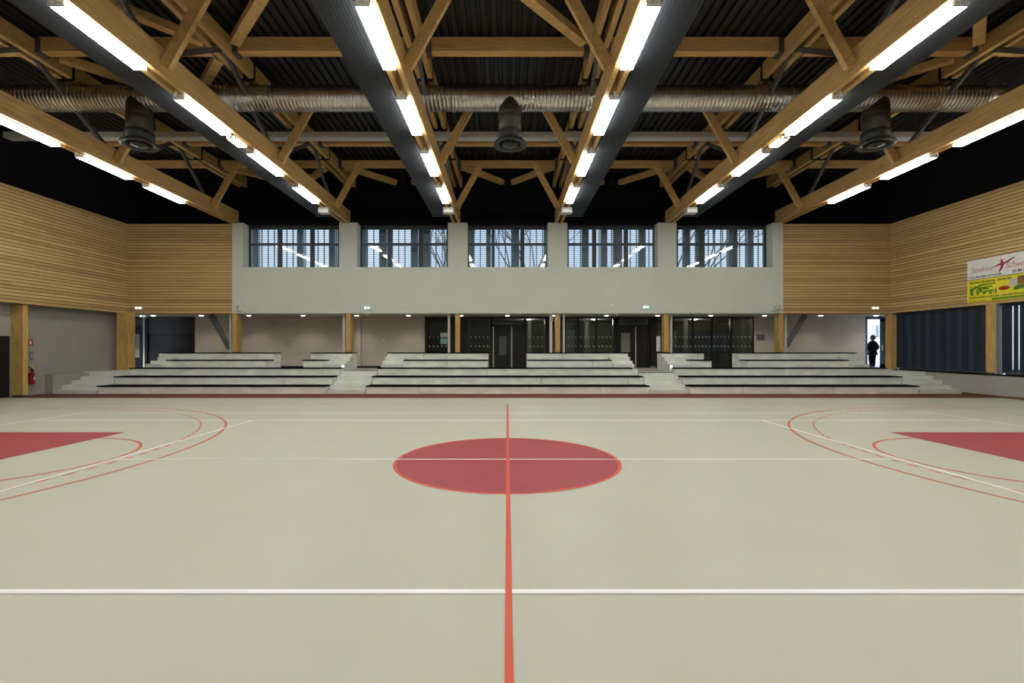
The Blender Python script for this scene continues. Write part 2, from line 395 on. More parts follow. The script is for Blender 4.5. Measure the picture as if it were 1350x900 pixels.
portal('door_2', 646, 694, 675.5, (658, 667.5, 443, 468), (650.5, 674.5), 'central black double door with narrow window and pale upright strips', M['vision_dk'])
portal('door_3', 813, 857, 839, (819, 831, 438.5, 464), (837.8,), 'black double door with pale green lit window, right of the centre', M['vision_lt'])
# left end: black glazed door and dark bar recess
x0, x1 = X(172, YB), X(191, YB)
dl = struct(thing('door_4', ((x0+x1)/2, YB, .81), 'black glazed door at the far left of the foyer', 'door'))
f = MB(); f.box(x0, x0+.1, YB, YB+.12, .81, ZS).box(x1-.07, x1, YB, YB+.12, .81, ZS).box(x0, x1, YB, YB+.12, ZS-.12, ZS).box(x0, x1, YB, YB+.12, 2.9, 3.0)
f.build('door_frame', M['blackmetal'], dl)
a, c = X(175, YB), X(183.5, YB)
f = MB(); f.box(x0+.1, a, YB+.03, YB+.09, .81, 2.9).box(c, x1-.07, YB+.03, YB+.09, .81, 2.9).box(a, c, YB+.03, YB+.09, .81, Z(471, YB)).box(a, c, YB+.03, YB+.09, Z(440, YB), 2.9)
lf = f.build('door_leaf', M['blackmetal'], dl)
box('vision_pane', M['vision_lt'], a, c, YB+.05, YB+.06, Z(471, YB), Z(440, YB), lf)
box('transom_pane', M['glass_dk'], x0+.1, x1-.07, YB+.04, YB+.055, 3.0, ZS-.12, dl)
box('edge_strip', M['pale_metal'], x1-.07, x1, YB-.03, YB, .81, ZS-.05, dl)
bar = struct(thing('door_5', (X(224, YB), YB, ZW), 'wide black shuttered bar opening left of the beige foyer wall', 'shutter'))
xa_, xb_ = X(191.5, YB), X(257, YB)
box('shutter_panel', M['blackmetal'], xa_, xb_, YB + .08, YB + .14, .81, ZS, bar)
f = MB()
for k in range(9): f.box(xa_, xb_, YB + .02, YB + .08, 2.62 + k*.09, 2.68 + k*.09)
f.build('shutter_slats', mat('dark shutter slats', (.02, .018, .018, 1), .4), bar)
box('counter', M['blackmetal'], X(225, YB), xb_, YB - .12, YB + .08, 1.75, 1.82, bar)
box('jamb', M['blackmetal'], xa_ - .02, xa_ + .1, YB - .02, YB + .12, .81, ZS, bar)
# right end: open glazed exterior door
x0, x1 = X(1141, YB), X(1168.5, YB)
dr = struct(thing('door_6', ((x0+x1)/2, YB, .81), 'open glazed exterior door with daylight beyond', 'door'))
f = MB(); f.box(x0, x0+.11, YB, YB+.14, .81, ZS).box(x1-.06, x1, YB, YB+.14, .81, ZS).box(x0, x1, YB, YB+.14, ZS-.13, ZS)
f.build('door_frame', M['transom'], dr)
xl = X(1161, YB)
f = MB(); f.box(xl, xl+.09, YB-.02, YB+.06, .81, ZS-.13).box(x1-.2, x1-.08, YB-.02, YB+.06, .81, ZS-.13).box(xl, x1-.08, YB-.02, YB+.06, .81, 1.0).box(xl, x1-.08, YB-.02, YB+.06, 1.75, 1.85).box(xl, x1-.08, YB-.02, YB+.06, 3.2, ZS-.13)
lf = f.build('door_leaf', M['transom'], dr)
box('door_pane', M['glass'], xl+.09, x1-.2, YB+.01, YB+.02, 1.0, 3.2, lf)
box('door_handle', M['pale_metal'], xl+.02, xl+.06, YB-.09, YB-.02, 1.7, 2.0, lf)
# dim lobby behind the glazing
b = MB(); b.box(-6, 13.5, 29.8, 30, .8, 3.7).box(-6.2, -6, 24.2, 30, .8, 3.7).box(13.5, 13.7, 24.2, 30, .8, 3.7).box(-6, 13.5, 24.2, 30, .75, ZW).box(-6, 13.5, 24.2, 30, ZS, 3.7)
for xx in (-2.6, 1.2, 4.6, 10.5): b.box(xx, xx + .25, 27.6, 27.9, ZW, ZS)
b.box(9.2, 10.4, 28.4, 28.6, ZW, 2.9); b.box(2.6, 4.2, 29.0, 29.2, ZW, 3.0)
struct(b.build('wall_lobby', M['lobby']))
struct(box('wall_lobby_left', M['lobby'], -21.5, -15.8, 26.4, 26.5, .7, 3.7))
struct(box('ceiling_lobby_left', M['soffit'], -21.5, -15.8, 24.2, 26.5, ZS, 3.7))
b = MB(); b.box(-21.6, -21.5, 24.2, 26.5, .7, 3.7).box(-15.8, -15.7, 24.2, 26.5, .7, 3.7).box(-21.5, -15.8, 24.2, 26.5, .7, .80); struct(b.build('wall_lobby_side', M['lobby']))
# ------------------------------------------------------------------ clerestory windows
wins = [  # frame px0, px1, mullions (px pairs), posts outside (px pairs)
 (328, 447, [(366, 371), (409, 414)], [(334, 341), (392, 400), (434, 442)]),
 (475.5, 590.5, [(511, 516), (552, 558)], [(477, 483.5), (500, 510), (542, 551), (558, 568)]),
 (616, 722.5, [(648, 652), (686, 691)], [(617, 625.5), (642, 647), (675, 684.5), (717, 722)]),
 (748, 864, [(781, 786), (823, 828)], [(767, 776), (792, 800.5), (808.5, 820), (842, 851)]),
 (892, 1010, [(923, 929), (967, 972)], [(900.5, 909.5), (917.5, 923), (960, 967), (985, 993)])]
YS = 23.05
gl_ord = ['leftmost', 'second from left', 'middle', 'second from right', 'rightmost']
for i, (p0, p1, muls, posts) in enumerate(wins):
    x0, x1 = X(p0, YF), X(p1, YF); zb, zt = ZO - .02, 7.74
    root = struct(thing('window_%d' % (i + 1), ((x0+x1)/2, YF, zb), gl_ord[i] + ' of the five clerestory windows', 'window'))
    f = MB(); f.box(x0, x0+.07, YF, YF+.1, zb, zt).box(x1-.07, x1, YF, YF+.1, zb, zt).box(x0, x1, YF, YF+.1, zt-.2, zt).box(x0, x1, YF, YF+.1, zb, zb+.1)
    f.build('window_frame', M['frame'], root)
    xs = [x0 + .07]
    for a, c in muls:
        box('mullion', M['frame'], X(a, YF), X(c, YF), YF - .02, YF + .12, zb, zt, root); xs += [X(a, YF), X(c, YF)]
    xs.append(x1 - .07)
    for k in range(0, len(xs), 2):
        box('transom', M['transom'], xs[k], xs[k+1], YF + .01, YF + .09, Z(323.5, YF), Z(320.5, YF), root)
        box('pane', M['glass'], xs[k], xs[k+1], YF + .04, YF + .05, zb + .1, zt - .2, root)
    f = MB()
    z = ZO - .3
    gx0, gx1 = X(p0 - 8, YS), X(p1 + 8, YS)
    while z < 8.3: f.box(gx0, gx1, YS, YS + .02, z, z + .022); z += .095
    x = gx0
    while x < gx1: f.box(x, x + .045, YS - .01, YS + .03, ZO - .3, 8.3); x += .31
    gr = struct(f.build('facade_grating', M['fin'], None), 'outside grating seen through the %s clerestory window' % gl_ord[i], 'grating')
    for a, c in posts: box('facade_post', M['fin'], X(a, YS+.1), X(c, YS+.1), YS + .05, YS + .25, ZO - .3, 8.3, gr)
struct(box('roof_foyer', M['walk'], -20.4, 20.4, 22.66, 24.3, ZS + .26, ZS + .45))
# ------------------------------------------------------------------ trusses
TX = [-12.9, -7.61, -2.40, 2.43, 7.65, 12.86]
TN = ['outermost left', 'second from left', 'left of the two central', 'right of the two central', 'second from right', 'outermost right']
ROWS = [12.45, 15.2, 18.1, 20.3]
BOT = [4.6, 10.0, 15.2, 20.0]; TOP = [7.3, 12.45, 18.1]
ZB0, ZB1, ZC0, ZC1 = 7.70, 8.29, 9.66, 10.1
for i, tx in enumerate(TX):
    inn = 1 if tx < 0 else -1                 # towards the middle of the hall
    r = thing('roof_truss', (tx, 21.9, ZB0), TN[i] + ' timber roof truss running to the window wall', 'truss', 'timber roof trusses')
    for s in (-1, 1):
        c = tx + s * .125
        box('bottom_chord', M['wood_y'], c - .055, c + .055, -4.1, 21.95, ZB0, ZB1, r)
        c = tx + s * .15
        box('top_chord', M['wood_y'], c - .07, c + .07, -4.1, 22.6, ZC0, ZC1, r)
    for k in range(len(TOP)):
        a, t, c = BOT[k], TOP[k], BOT[k+1]
        MB().beam((tx, a, 8.1), (tx, t, 9.85), .09, .12, (1,0,0)).build('web_strut', M['steel'], r)
        MB().beam((tx, t, 9.85), (tx, c, 8.1), .09, .12, (1,0,0)).build('web_strut', M['steel'], r)
    for rw in ROWS:
        for s in (-1, 1):
            MB().box(tx + s*.22 if s > 0 else tx - .36, tx + .36 if s > 0 else tx - .22, rw - .02, rw + .27, 9.74, 10.15).build('joist_hanger', M['steel'], r)
    for yy in (13.5, 16.6, 19.2):
        box('splice_strap', M['blackmetal'], tx - .24, tx + .24, yy, yy + .07, 9.62, 10.11, r)
# panels, end boxes, lights -------------------------------------------------------------
PN = {1: 'beside the second truss from left', 2: 'left of the central roof bay', 3: 'right of the central roof bay', 4: 'beside the second truss from right'}
for i in (1, 2, 3, 4):
    tx = TX[i]; o = -1 if tx < 0 else 1
    r = thing('radiant_panel', (tx + o*.63, 20.85, 7.75), 'long charcoal ribbed radiant ceiling panel ' + PN[i], 'heating panel', 'radiant ceiling panels')
    xa_, xb_ = sorted((tx + o*.25, tx + o*.97))
    p = MB(); p.box(xa_, xb_, -3.5, 20.85, 7.79, 7.86)
    n = 10
    for k in range(n):
        xx = xa_ + (xb_ - xa_) * (k + .5) / n
        p.box(xx - .032, xx + .032, -3.5, 20.83, 7.772, 7.79)
    p.build('panel_body', M['panel'], r)
    box('end_cap', M['darkmetal'], xa_, xb_, 20.85, 20.9, 7.74, 7.88, r)
    for yy in (11.2, 16.0, 20.2):
        box('hanger_bracket', M['steel'], xa_ + .1, xb_ - .1, yy, yy + .05, 7.86, 8.2, r)
    xc = tx + o * .06
    e = thing('junction_box', (xc, 19.5, 7.45), 'pale grey box under the end of the truss ' + PN[i].replace('beside the', 'that is'), 'box', 'pale boxes at the truss ends')
    box('box_body', M['pale_metal'], xc - .22, xc + .22, 19.3, 19.62, 7.46, 7.69, e, bevel=.012)
    box('hanger_bracket', M['steel'], xc - .06, xc + .06, 19.4, 19.5, 7.69, 7.699, e)
    box('box_cover', M['white_plastic'], xc - .18, xc + .18, 19.285, 19.3, 7.50, 7.60, e)
LL = {0: 'outermost left truss', 1: 'second truss from left', 2: 'left central truss', 3: 'right central truss', 4: 'second truss from right', 5: 'outermost right truss'}
ORDN = ['nearest the windows', 'second from the windows', 'third from the windows', 'fourth from the windows']
def lamp(xc, y0, y1, label, grp, m='lamp', zt=ZB0):
    r = thing('ceiling_light', (xc, (y0+y1)/2, zt), label, 'light', grp)
    box('housing', M['white_plastic'], xc - .11, xc + .11, y0, y1, zt - .018, zt, r)
    box('diffuser', M[m], xc - .125, xc + .125, y0 + .05, y1 - .02, zt - .082, zt - .019, r)
    box('end_cap', M['pale_metal'], xc - .125, xc + .125, y0, y0 + .048, zt - .084, zt - .019, r)
    box('bracket', M['pale_metal'], xc - .03, xc + .03, y0 - .10, y0, zt - .07, zt + .06, r)
    return r
for i, tx in enumerate(TX):
    o = -1 if tx < 0 else 1
    xc = tx + o * (.06 if i in (1, 2, 3, 4) else .11)
    if i in (0, 5): starts = [16.67, 14.07, 11.47, 8.87, 6.27, 3.0, .4]; ln = 1.9; vis = 3
    else: starts = [16.73, 13.8, 10.8, 7.85, 4.9, 1.95, -1.0]; ln = 1.86; vis = 4
    for k, y0 in enumerate(starts):
        if k < vis: lamp(xc, y0, y0 + ln, 'lit linear light on the %s, %s' % (LL[i], ORDN[k]), 'linear lights on the trusses')
        else: lamp(xc, y0, y0 + ln, 'lit linear light on the %s, above and behind the camera' % LL[i], 'linear lights on the trusses')
    if i in (1, 4): lamp(xc, 12.85, 13.45, 'short amber glow added for lit wood between lights on the ' + LL[i], 'short amber glows', 'woodglow')  # added glowing piece, no lamp: lit timber seen in the chord gap
# purlins ------------------------------------------------------------------------------
RN = ['row in front of the silver duct', 'row hidden behind the silver duct', 'row just behind the pale cable tray', 'farthest row near the windows']
XE = [XL - .1] + TX + [XR + .1]
BN = ['between left wall and first truss', 'between first and second trusses', 'between second and third trusses', 'in the middle bay',
      'between fourth and fifth trusses', 'between fifth and sixth trusses', 'between last truss and right wall']
for j, rw in enumerate(ROWS):
    for k in range(7):
        a = XE[k] + (.26 if k else 0); c = XE[k+1] - (.26 if k < 6 else 0)
        o = box('purlin', M['wood_x'], a, c, rw, rw + .25, 9.79, 10.17 if j in (0, 1) else 10.05)
        tag(o, 'timber purlin %s, %s' % (BN[k], RN[j]), 'purlin', 'timber roof purlins')
# knee braces --------------------------------------------------------------------------
for i, tx in enumerate(TX):
    o = 1 if tx < 0 else -1
    for k, yy in enumerate((9.98, 15.03, 19.9)):
        a = (tx + o*.25, yy, 7.86); c = (tx + o*1.30, yy + .05, 9.80)
        if k == 0: c = (tx + o*1.30, yy + .02, 9.80)
        q = MB().beam(a, c, .12, .24, (0,1,0)).build('knee_brace', M['wood_k'])
        tag(q, 'timber knee brace leaning inward off the %s, %s' % (LL[i], ('nearest the camera', 'middle of three', 'nearest the windows')[k]), 'brace', 'timber knee braces')
# roof plane braces: (truss, x direction, y direction) from the node on row 0, and the far row
def rb(i, row, dx, dy, lab):
    tx = TX[i]; y0 = ROWS[row] + .12
    a = (tx + dx*.42, y0 + dy*.34, 9.9); c = (tx + dx*2.35, y0 + dy*2.3, 9.9)
    q = MB().beam(a, c, .24, .2).build('roof_brace', M['wood_k'])
    return tag(q, lab, 'brace', 'diagonal roof braces')
rb(1, 0, 1, -1, 'diagonal roof brace right of the second truss from left, above the front purlin')
rb(1, 0, -1, -1, 'diagonal roof brace left of the second truss from left, near the top edge')
rb(1, 0, -1, 1, 'diagonal roof brace running back to the duct from the second truss from left')
rb(0, 0, 1, 1, 'diagonal roof brace running back to the duct from the outermost left truss')
rb(3, 0, -1, -1, 'big diagonal roof brace with bolted end in the middle bay, near the top edge')
rb(5, 0, -1, -1, 'diagonal roof brace left of the outermost right truss, near the top edge')
rb(5, 0, -1, 1, 'diagonal roof brace running back to the duct from the outermost right truss')
for i in range(6):
    for dx in (-1, 1):
        if (i == 0 and dx < 0) or (i == 5 and dx > 0): continue
        tx = TX[i]; y0 = ROWS[3] + .2
        q = MB().beam((tx + dx*.35, y0, 9.86), (tx + dx*2.2, 22.5, 9.86), .22, .22).build('roof_brace', M['wood_k'])
        tag(q, 'short diagonal roof brace above windows, %s of the %s' % ('left' if dx < 0 else 'right', LL[i]), 'brace', 'diagonal roof braces')
for i, (a, c) in enumerate(zip(TX[:-1], TX[1:])):
    q = box('ridge_bracket', M['blackmetal'], (a+c)/2 - .16, (a+c)/2 + .16, 22.35, 22.74, 9.6, 10.15)
    tag(q, 'black steel bracket joining roof braces in the %s bay above the windows' % ('leftmost', 'second', 'middle', 'fourth', 'rightmost')[i], 'bracket', 'black roof brackets')
# ------------------------------------------------------------------ duct, diffusers, cable tray
DY, DZ, DR = 13.8, 9.24, .352
duct = thing('ventilation_duct', (0, DY, DZ), 'long silver spiral ventilation duct crossing the whole hall under the roof', 'duct')
cuts = [XL, -11.9, -6.9, -1.6, 3.9, 9.2, 14.1]
for a, c in zip(cuts[:-1], cuts[1:]):
    prof = []; x = 0; L = c - a
    while x < L - .001:
        prof += [(x, DR), (min(x + .075, L), DR), (min(x + .09, L), DR + .012), (min(x + .10, L), DR)]; x += .115
    MB().rings(prof, 'X', (a, DY, DZ), 28, False).build('duct_section', M['galv'], duct, smooth=True)
for c in cuts[1:-1]: MB().rings([(-.04, DR), (-.04, DR + .025), (.04, DR + .025), (.04, DR)], 'X', (c, DY, DZ), 28, False).build('joint_collar', M['galv'], duct, smooth=True)
MB().rings([(0, DR + .004), (.46, DR + .004), (.53, DR - .05), (.56, DR - .13), (.565, .01)], 'X', (14.1, DY, DZ), 28).build('duct_end_cap', M['galv'], duct, smooth=True)
for xx, nm in ((-10.95, 'left'), (.08, 'middle'), (10.98, 'right')):
    nk = MB().rings([(0, .335), (-.42, .335), (-.44, .345), (-.46, .335), (-.56, .335), (-.58, .345), (-.60, .335), (-.98, .335)], 'Z', (xx, DY, DZ - .05), 28).build('outlet_neck', M['dullduct'], duct, smooth=True)
    zc = 8.22
    MB().rings([(0, .375), (-.26, .375), (-.26, .34), (0, .34)], 'Z', (xx, DY, zc), 28, False).build('outlet_collar', M['darkmetal'], nk, smooth=True)
    MB().rings([(-.26, .37), (-.30, .46), (-.36, .50), (-.38, .49), (-.36, .36), (-.31, .33)], 'Z', (xx, DY, zc), 32, False).build('diffuser_ring', M['darkmetal'], nk, smooth=True)
    q = MB().rings([(-.24, .03), (-.30, .12), (-.36, .22), (-.38, .22), (-.42, .05)], 'Z', (xx, DY, zc), 24)
    for k in range(8):
        t = math.pi * k / 4
        q.beam((xx + .2*math.cos(t), DY + .2*math.sin(t), zc - .34), (xx + .37*math.cos(t), DY + .37*math.sin(t), zc - .31), .05, .012)
    q.build('diffuser_cone', M['darkmetal'], nk)
ct = thing('cable_tray', (-1, 16.5, 9.3), 'pale grey cable tray crossing the hall behind the silver duct', 'cable tray')
MB().box(XL, 15.6, 16.4, 16.42, 9.28, 9.47).box(XL, 15.6, 16.42, 16.7, 9.28, 9.30).box(XL, 15.6, 16.7, 16.72, 9.28, 9.42).build('tray_channel', M['tray'], ct)
for xx in (-15, -10.2, -5, .1, 5, 10.2, 14.6): MB().tube((xx, 16.55, 9.3), (xx, 16.55, 10.2), .012, 8).build('hanger_rod', M['steel'], ct)
# ------------------------------------------------------------------ columns
def column(x0, x1, y0, y1, z0, z1, label, post=None, dark=None, kick=None):
    r = thing('timber_column', ((x0+x1)/2, (y0+y1)/2, z0), label, 'column', 'timber columns')
    box('column_shaft', M['wood_z'], x0, x1, y0, y1, z0 + .06, z1, r, bevel=.01)
    box('base_shoe', M['pale_metal'] if kick else M['darkmetal'], x0 + .02, x1 - .02, y0 + .02, y1 - .02, z0, z0 + .07, r)
    for p in post or (): box('steel_post', M['post'], p[0], p[1], y1 - .12, y1 - .02, z0, z1, r)
    return r
YC = YW + .06; Z3 = 5*H - .0465
cols = [(306, 312.5, 'first foyer column from left, beside a slanting steel brace', [(302.8, 305.2)]),
        (456, 462.5, 'second foyer column from left, between beige wall panels', [(452, 455.5)]),
        (600, 606, 'third foyer column from left, beside the paper notices', [(590.5, 593.5)]),
        (732.5, 738.5, 'fourth foyer column from left, between two pale posts', [(724.5, 728), (742, 744.5)]),
        (875.5, 882, 'fifth foyer column from left, right of the black double door', [(883.3, 886)]),
        (1027, 1033, 'sixth foyer column from left, beside a slanting steel brace on the right', [(1034.3, 1036.8)])]
for p0, p1, lab, ps in cols:
    column(X(p0, YC), X(p1, YC), YC, YC + .38, Z3, ZS, lab, [(X(a, YC + .3), X(c, YC + .3)) for a, c in ps])
column(-18.38, -17.96, 17.18, 17.37, 0, ZS, 'thick wooden column on the left wall beside the black door')
column(-17.98, -17.42, 21.32, 21.7, .74, ZS, 'wooden corner column beside the left bleacher stairs', kick=True)
column(17.98, 18.28, 21.7, 22.05, .78, ZS, 'wooden corner column between the open door and the blinds', kick=True)
column(17.98, 18.3, 12.57, 12.88, .84, ZS, 'wooden column on the right wall beyond the right edge')
rc = column(17.98, 18.3, 17.12, 17.42, .84, ZS, 'wooden column between two navy blinds under the yellow banner')
box('pale_cover', M['parapet'], 18.01, 18.3, 17.08, 17.118, .86, ZS, rc)  # pale sheet added over the near wooden face of the column
for (p0, y0, p1, y1, lab) in ((278, 413, 303, 459, 'slanting slate steel brace beside the first foyer column at left'), (1061.5, 413, 1036, 456, 'slanting slate steel brace beside the sixth foyer column at right')):
    d = 22.45
    q = MB().beam((X(p0, d), d, ZS - .01), (X(p1, d), d, Z(y1, d)), .12, .24, (0,1,0)).build('steel_brace', M['brace_steel'])
    tag(q, lab, 'brace', 'slanting steel braces')
# ------------------------------------------------------------------ bleachers
def tier(par, x0, x1, y0, y1, z0, z1, joints=()):
    b = MB(); xs = [x0] + [j for j in joints if x0 < j < x1] + [x1]
    for a, c in zip(xs[:-1], xs[1:]): b.box(a + (.009 if a != x0 else 0), c - (.009 if c != x1 else 0), y0, y1, z0, z1)
    return b.build('tier', M['concrete'], par)
BOARD = .7
def board(par, x0, x1, y0, z, dep=BOARD):
    return box('seat_board', M['black'], x0, x1, y0 - .02, y0 + dep, z - .046, z, par)
def lower(x0, x1, label, board_x):
    r = thing('concrete_bleacher', ((x0+x1)/2, DK[0], 0), label, 'bleacher', 'lower concrete bleachers')
    for k in range(3):
        y1 = DK[k+1] if k < 2 else DK[2] + .49
        jo = [x0 + (k*1.3 + 2.1) + 3.6*n for n in range(12)]
        tier(r, x0, x1, DK[k], y1 if k < 2 else DK[2] + .49, 0, (k+1)*H - .047, jo)
        board(r, board_x[k][0], board_x[k][1], DK[k], (k+1)*H, .7 if k < 2 else .46)
    return r
lower(-16.27, -7.25, 'three-row lower concrete bleacher left of the left aisle stairs', [(-16.33, -7.22)]*3)
lower(-5.6, 5.64, 'three-row lower concrete bleacher in the middle, behind the centre circle', [(-5.63, 5.66), (-5.63, 5.66), (-5.63, 5.42)])
lower(7.28, 16.34, 'three-row lower concrete bleacher right of the right aisle stairs', [(7.25, 16.40)]*3)
def stairs(x0, x1, n, label, extra=None, zend=None):
    r = thing('concrete_stair', ((x0+x1)/2, DK[0], 0), label, 'stairs', 'bleacher stairs')
    for k in range(n):
        box('step', M['stair'], x0, x1, DK[0] + .4*k, DK[0] + .4*(k+1), 0, .162*(k+1) - .004, r)
    return r
st = stairs(-7.21, -5.64, 5, 'left aisle stairs climbing between concrete bleachers')
box('nosing', M['black'], -7.2, -5.65, 20.428, 20.438, .78, .805, st)
st = stairs(5.67, 7.24, 5, 'right aisle stairs climbing between concrete bleachers')
box('nosing', M['black'], 5.69, 7.2, 20.025, 20.039, .77, .80, st)
stairs(-18.09, -16.34, 4, 'stairs at the far left end of the bleachers beside the grey wall')
stairs(16.41, 18.07, 4, 'stairs at the far right end of the bleachers below the blinds')
Y4, Y5 = DK[3], DK[4]
def upper(x0, x1, stair_side, label, b4, b5):
    r = thing('upper_bleacher', ((x0+x1)/2, Y4, ZW), label, 'bleacher', 'upper concrete bleachers')
    e0, e1 = max(x0, -16.04), min(x1, 16.05)
    tier(r, e0, e1, Y4, Y5, ZW, 4*H - .047, [x0 + 2.9])
    tier(r, x0, x1, Y5, Y5 + .62, ZW, 5*H - .047, [x0 + 1.7])
    board(r, b4[0], b4[1], Y4, 4*H)
    q = MB().box(b5[0], b5[1], Y5 - .02, Y5 + .195, 5*H - .046, 5*H)
    cx = [(min([X(p0, YC)] + [X(a, YC + .3) for a, _ in ps]) - .03, max([X(p1, YC)] + [X(c, YC + .3) for _, c in ps]) + .03) for p0, p1, _, ps in cols]
    xs = [b5[0]] + [e for c in cx if b5[0] < c[0] < b5[1] or b5[0] < c[1] < b5[1] for e in c] + [b5[1]]
    for a, c in zip(xs[0::2], xs[1::2]):
        if c > a: q.box(a, c, Y5 + .195, Y5 + .62, 5*H - .046, 5*H)
    q.build('seat_board', M['black'], r)
    for s in stair_side:                       # half-height steps at the end next to an aisle
        xe = e0 if s < 0 else e1
        a, c = sorted((xe, (b4[0] if s < 0 else b4[1]) + s*.005))
        box('half_step', M['stair'], a, c, Y4 - .30, Y4 - .001, ZW, 3*H + .146, r)
        box('half_step', M['stair'], a, c, Y5 - .38, Y5 - .001, 4*H - .045, 4*H + .117, r)
    return r
upper(-16.27, -10.88, (-1,), 'two-row upper bleacher at far left, below the first foyer column', (-15.34, -10.85), (-16.27, -10.85))
upper(-9.17, -7.22, (1,), 'short two-row upper bleacher below the second foyer column', (-9.2, -8.18), (-9.2, -7.2))
upper(-5.6, -.9, (-1,), 'two-row upper bleacher left of the central black door', (-4.68, -.87), (-5.62, -.87))
upper(.92, 5.63, (1,), 'two-row upper bleacher right of the central black door', (.9, 4.70), (.9, 5.65))
upper(7.2, 9.18, (-1,), 'short two-row upper bleacher below the fifth foyer column', (8.2, 9.2), (7.18, 9.2))
upper(10.8, 16.28, (1,), 'two-row upper bleacher at far right, below the sixth foyer column', (10.78, 15.35), (10.78, 16.3))
# small step lights on the upper bleacher ends
for xx, lab in ((-7.28, 'tiny white step light in the left aisle'), (7.27, 'tiny white step light in the right aisle')):
    o = MB().box(xx - .04, xx + .04, Y4 - .325, Y4 - .302, .93, 1.05).build('step_light', M['sign_lit']); tag(o, lab, 'light', 'step lights')
# ------------------------------------------------------------------ downlights in the soffit
dl_px = [202, 265.5, 328, 399.5, 470, 538.5, 608, 669, 731, 799.5, 867, 937, 1008, 1082, 1155]
ORD = ['first', 'second', 'third', 'fourth', 'fifth', 'sixth', 'seventh', 'eighth', 'ninth', 'tenth', 'eleventh', 'twelfth', 'thirteenth', 'fourteenth', 'fifteenth']
for k, p in enumerate(dl_px):
    d = 23.05; xx = X(p, d)
    r = thing('soffit_downlight', (xx, d, ZS), '%s round downlight from the left in the foyer soffit' % ORD[k], 'light', 'foyer downlights')
    MB().rings([(0, .13), (-.012, .13), (-.014, .105), (0, .10)], 'Z', (xx, d, ZS + .004), 20, False).build('trim_ring', M['white_plastic'], r)
    MB().rings([(-.003, .10), (-.03, .09), (-.045, .05)], 'Z', (xx, d, ZS + .003), 20).build('lens', M['down'], r)
    ld = bpy.data.lights.new('downlight beam', 'SPOT'); ld.energy = 42; ld.color = (1, .86, .70); ld.spot_size = 2.0; ld.spot_blend = .7; ld.shadow_soft_size = .05
    lo = bpy.data.objects.new('beam', ld); COL.objects.link(lo); lo.parent = r; lo.location = (0, 0, -.06)
for xx in (1.2, 4.9, 10.6, -18.9):
    yl = 26.2 if xx > 0 else 25.3
    ld = bpy.data.lights.new('lobby lamp', 'POINT'); ld.energy = 75 if xx > 0 else 40; ld.shadow_soft_size = .1; ld.color = (1, .92, .8)
    r = thing('lobby_downlight', (xx, yl, ZS), 'lit downlight of the lobby seen through glazing, %s' % {1.2: 'at the central door', 4.9: 'behind the three-pane glazing', 10.6: 'behind the four-pane glazing', -18.9: 'behind the far left door'}[xx], 'light', 'lobby downlights')
    MB().rings([(0, .12), (-.02, .12), (-.03, .09)], 'Z', (xx, yl, ZS), 16).build('lens', M['down'], r)
    lo = bpy.data.objects.new('beam', ld); COL.objects.link(lo); lo.parent = r; lo.location = (0, 0, -.15)
# ------------------------------------------------------------------ small wall devices
def twin(px, py, lab):
    d = YW - .03; xx, zz = X(px, d), Z(py, d)
    r = thing('emergency_light', (xx, d, zz), lab, 'emergency light', 'twin emergency lights')
    box('body', M['white_plastic'], xx - .16, xx + .16, d - .03, d + .028, zz - .05, zz + .05, r, bevel=.008)
    for s in (-1, 1): box('lamp_head', M['sign_lit'], xx + s*.085 - .05, xx + s*.085 + .05, d - .06, d - .03, zz - .04, zz + .04, r, bevel=.01)
twin(183, 406, 'white twin-head emergency light on the left slatted back wall')
twin(1153.5, 406, 'white twin-head emergency light on the right slatted back wall')
def exit_sign(px, py, d, lab, hang=False, wd=.17):
    xx, zz = X(px, d), Z(py, d)
    r = thing('exit_sign', (xx, d, zz), lab, 'exit sign', 'green exit signs')
    box('sign_body', M['white_plastic'], xx - wd - .02, xx + wd + .02, d, d + .05, zz - .08, zz + .1, r)
    box('sign_face', M['green_lit'], xx - wd, xx + wd, d - .012, d, zz - .06, zz + .08, r)
    g = MB()
    g.box(xx - .11, xx - .07, d - .02, d - .012, zz - .05, zz + .03).box(xx - .11, xx - .06, d - .02, d - .012, zz + .04, zz + .07)   # running figure
    g.box(xx - .15, xx - .05, d - .02, d - .012, zz - .005, zz + .02)
    g.box(xx - .01, xx + .06, d - .02, d - .012, zz - .005, zz + .02).quad((xx + .06, d - .015, zz - .035), (xx + .06, d - .015, zz + .05), (xx + .11, d - .015, zz + .008))  # arrow
    g.build('pictogram', M['sign_lit'], r)
    if hang: box('bracket', M['white_plastic'], xx - .02, xx + .02, d + .01, d + .04, zz + .1, ZS, r)
exit_sign(484.5, 406, YW - .05, 'small green and white exit sign on plaster wall at left')
exit_sign(852, 405, YW - .05, 'small green and white exit sign on plaster wall at right')
exit_sign(188.5, 416, 23.3, 'small green exit sign hanging before the far left black door', True)
for px, py, lab in ((530, 404, 'tiny white motion sensor on plaster wall, left of centre'), (806, 403, 'tiny white motion sensor on plaster wall, right of centre')):
    xx, zz = X(px, YW), Z(py, YW)
    r = thing('motion_detector', (xx, YW, zz), lab, 'sensor', 'white motion sensors')
    box('body', M['white_plastic'], xx - .05, xx + .05, YW - .05, YW - .002, zz - .06, zz + .06, r, bevel=.012)
    box('lens', M['photo_grey'], xx - .03, xx + .03, YW - .06, YW - .05, zz - .04, zz, r)
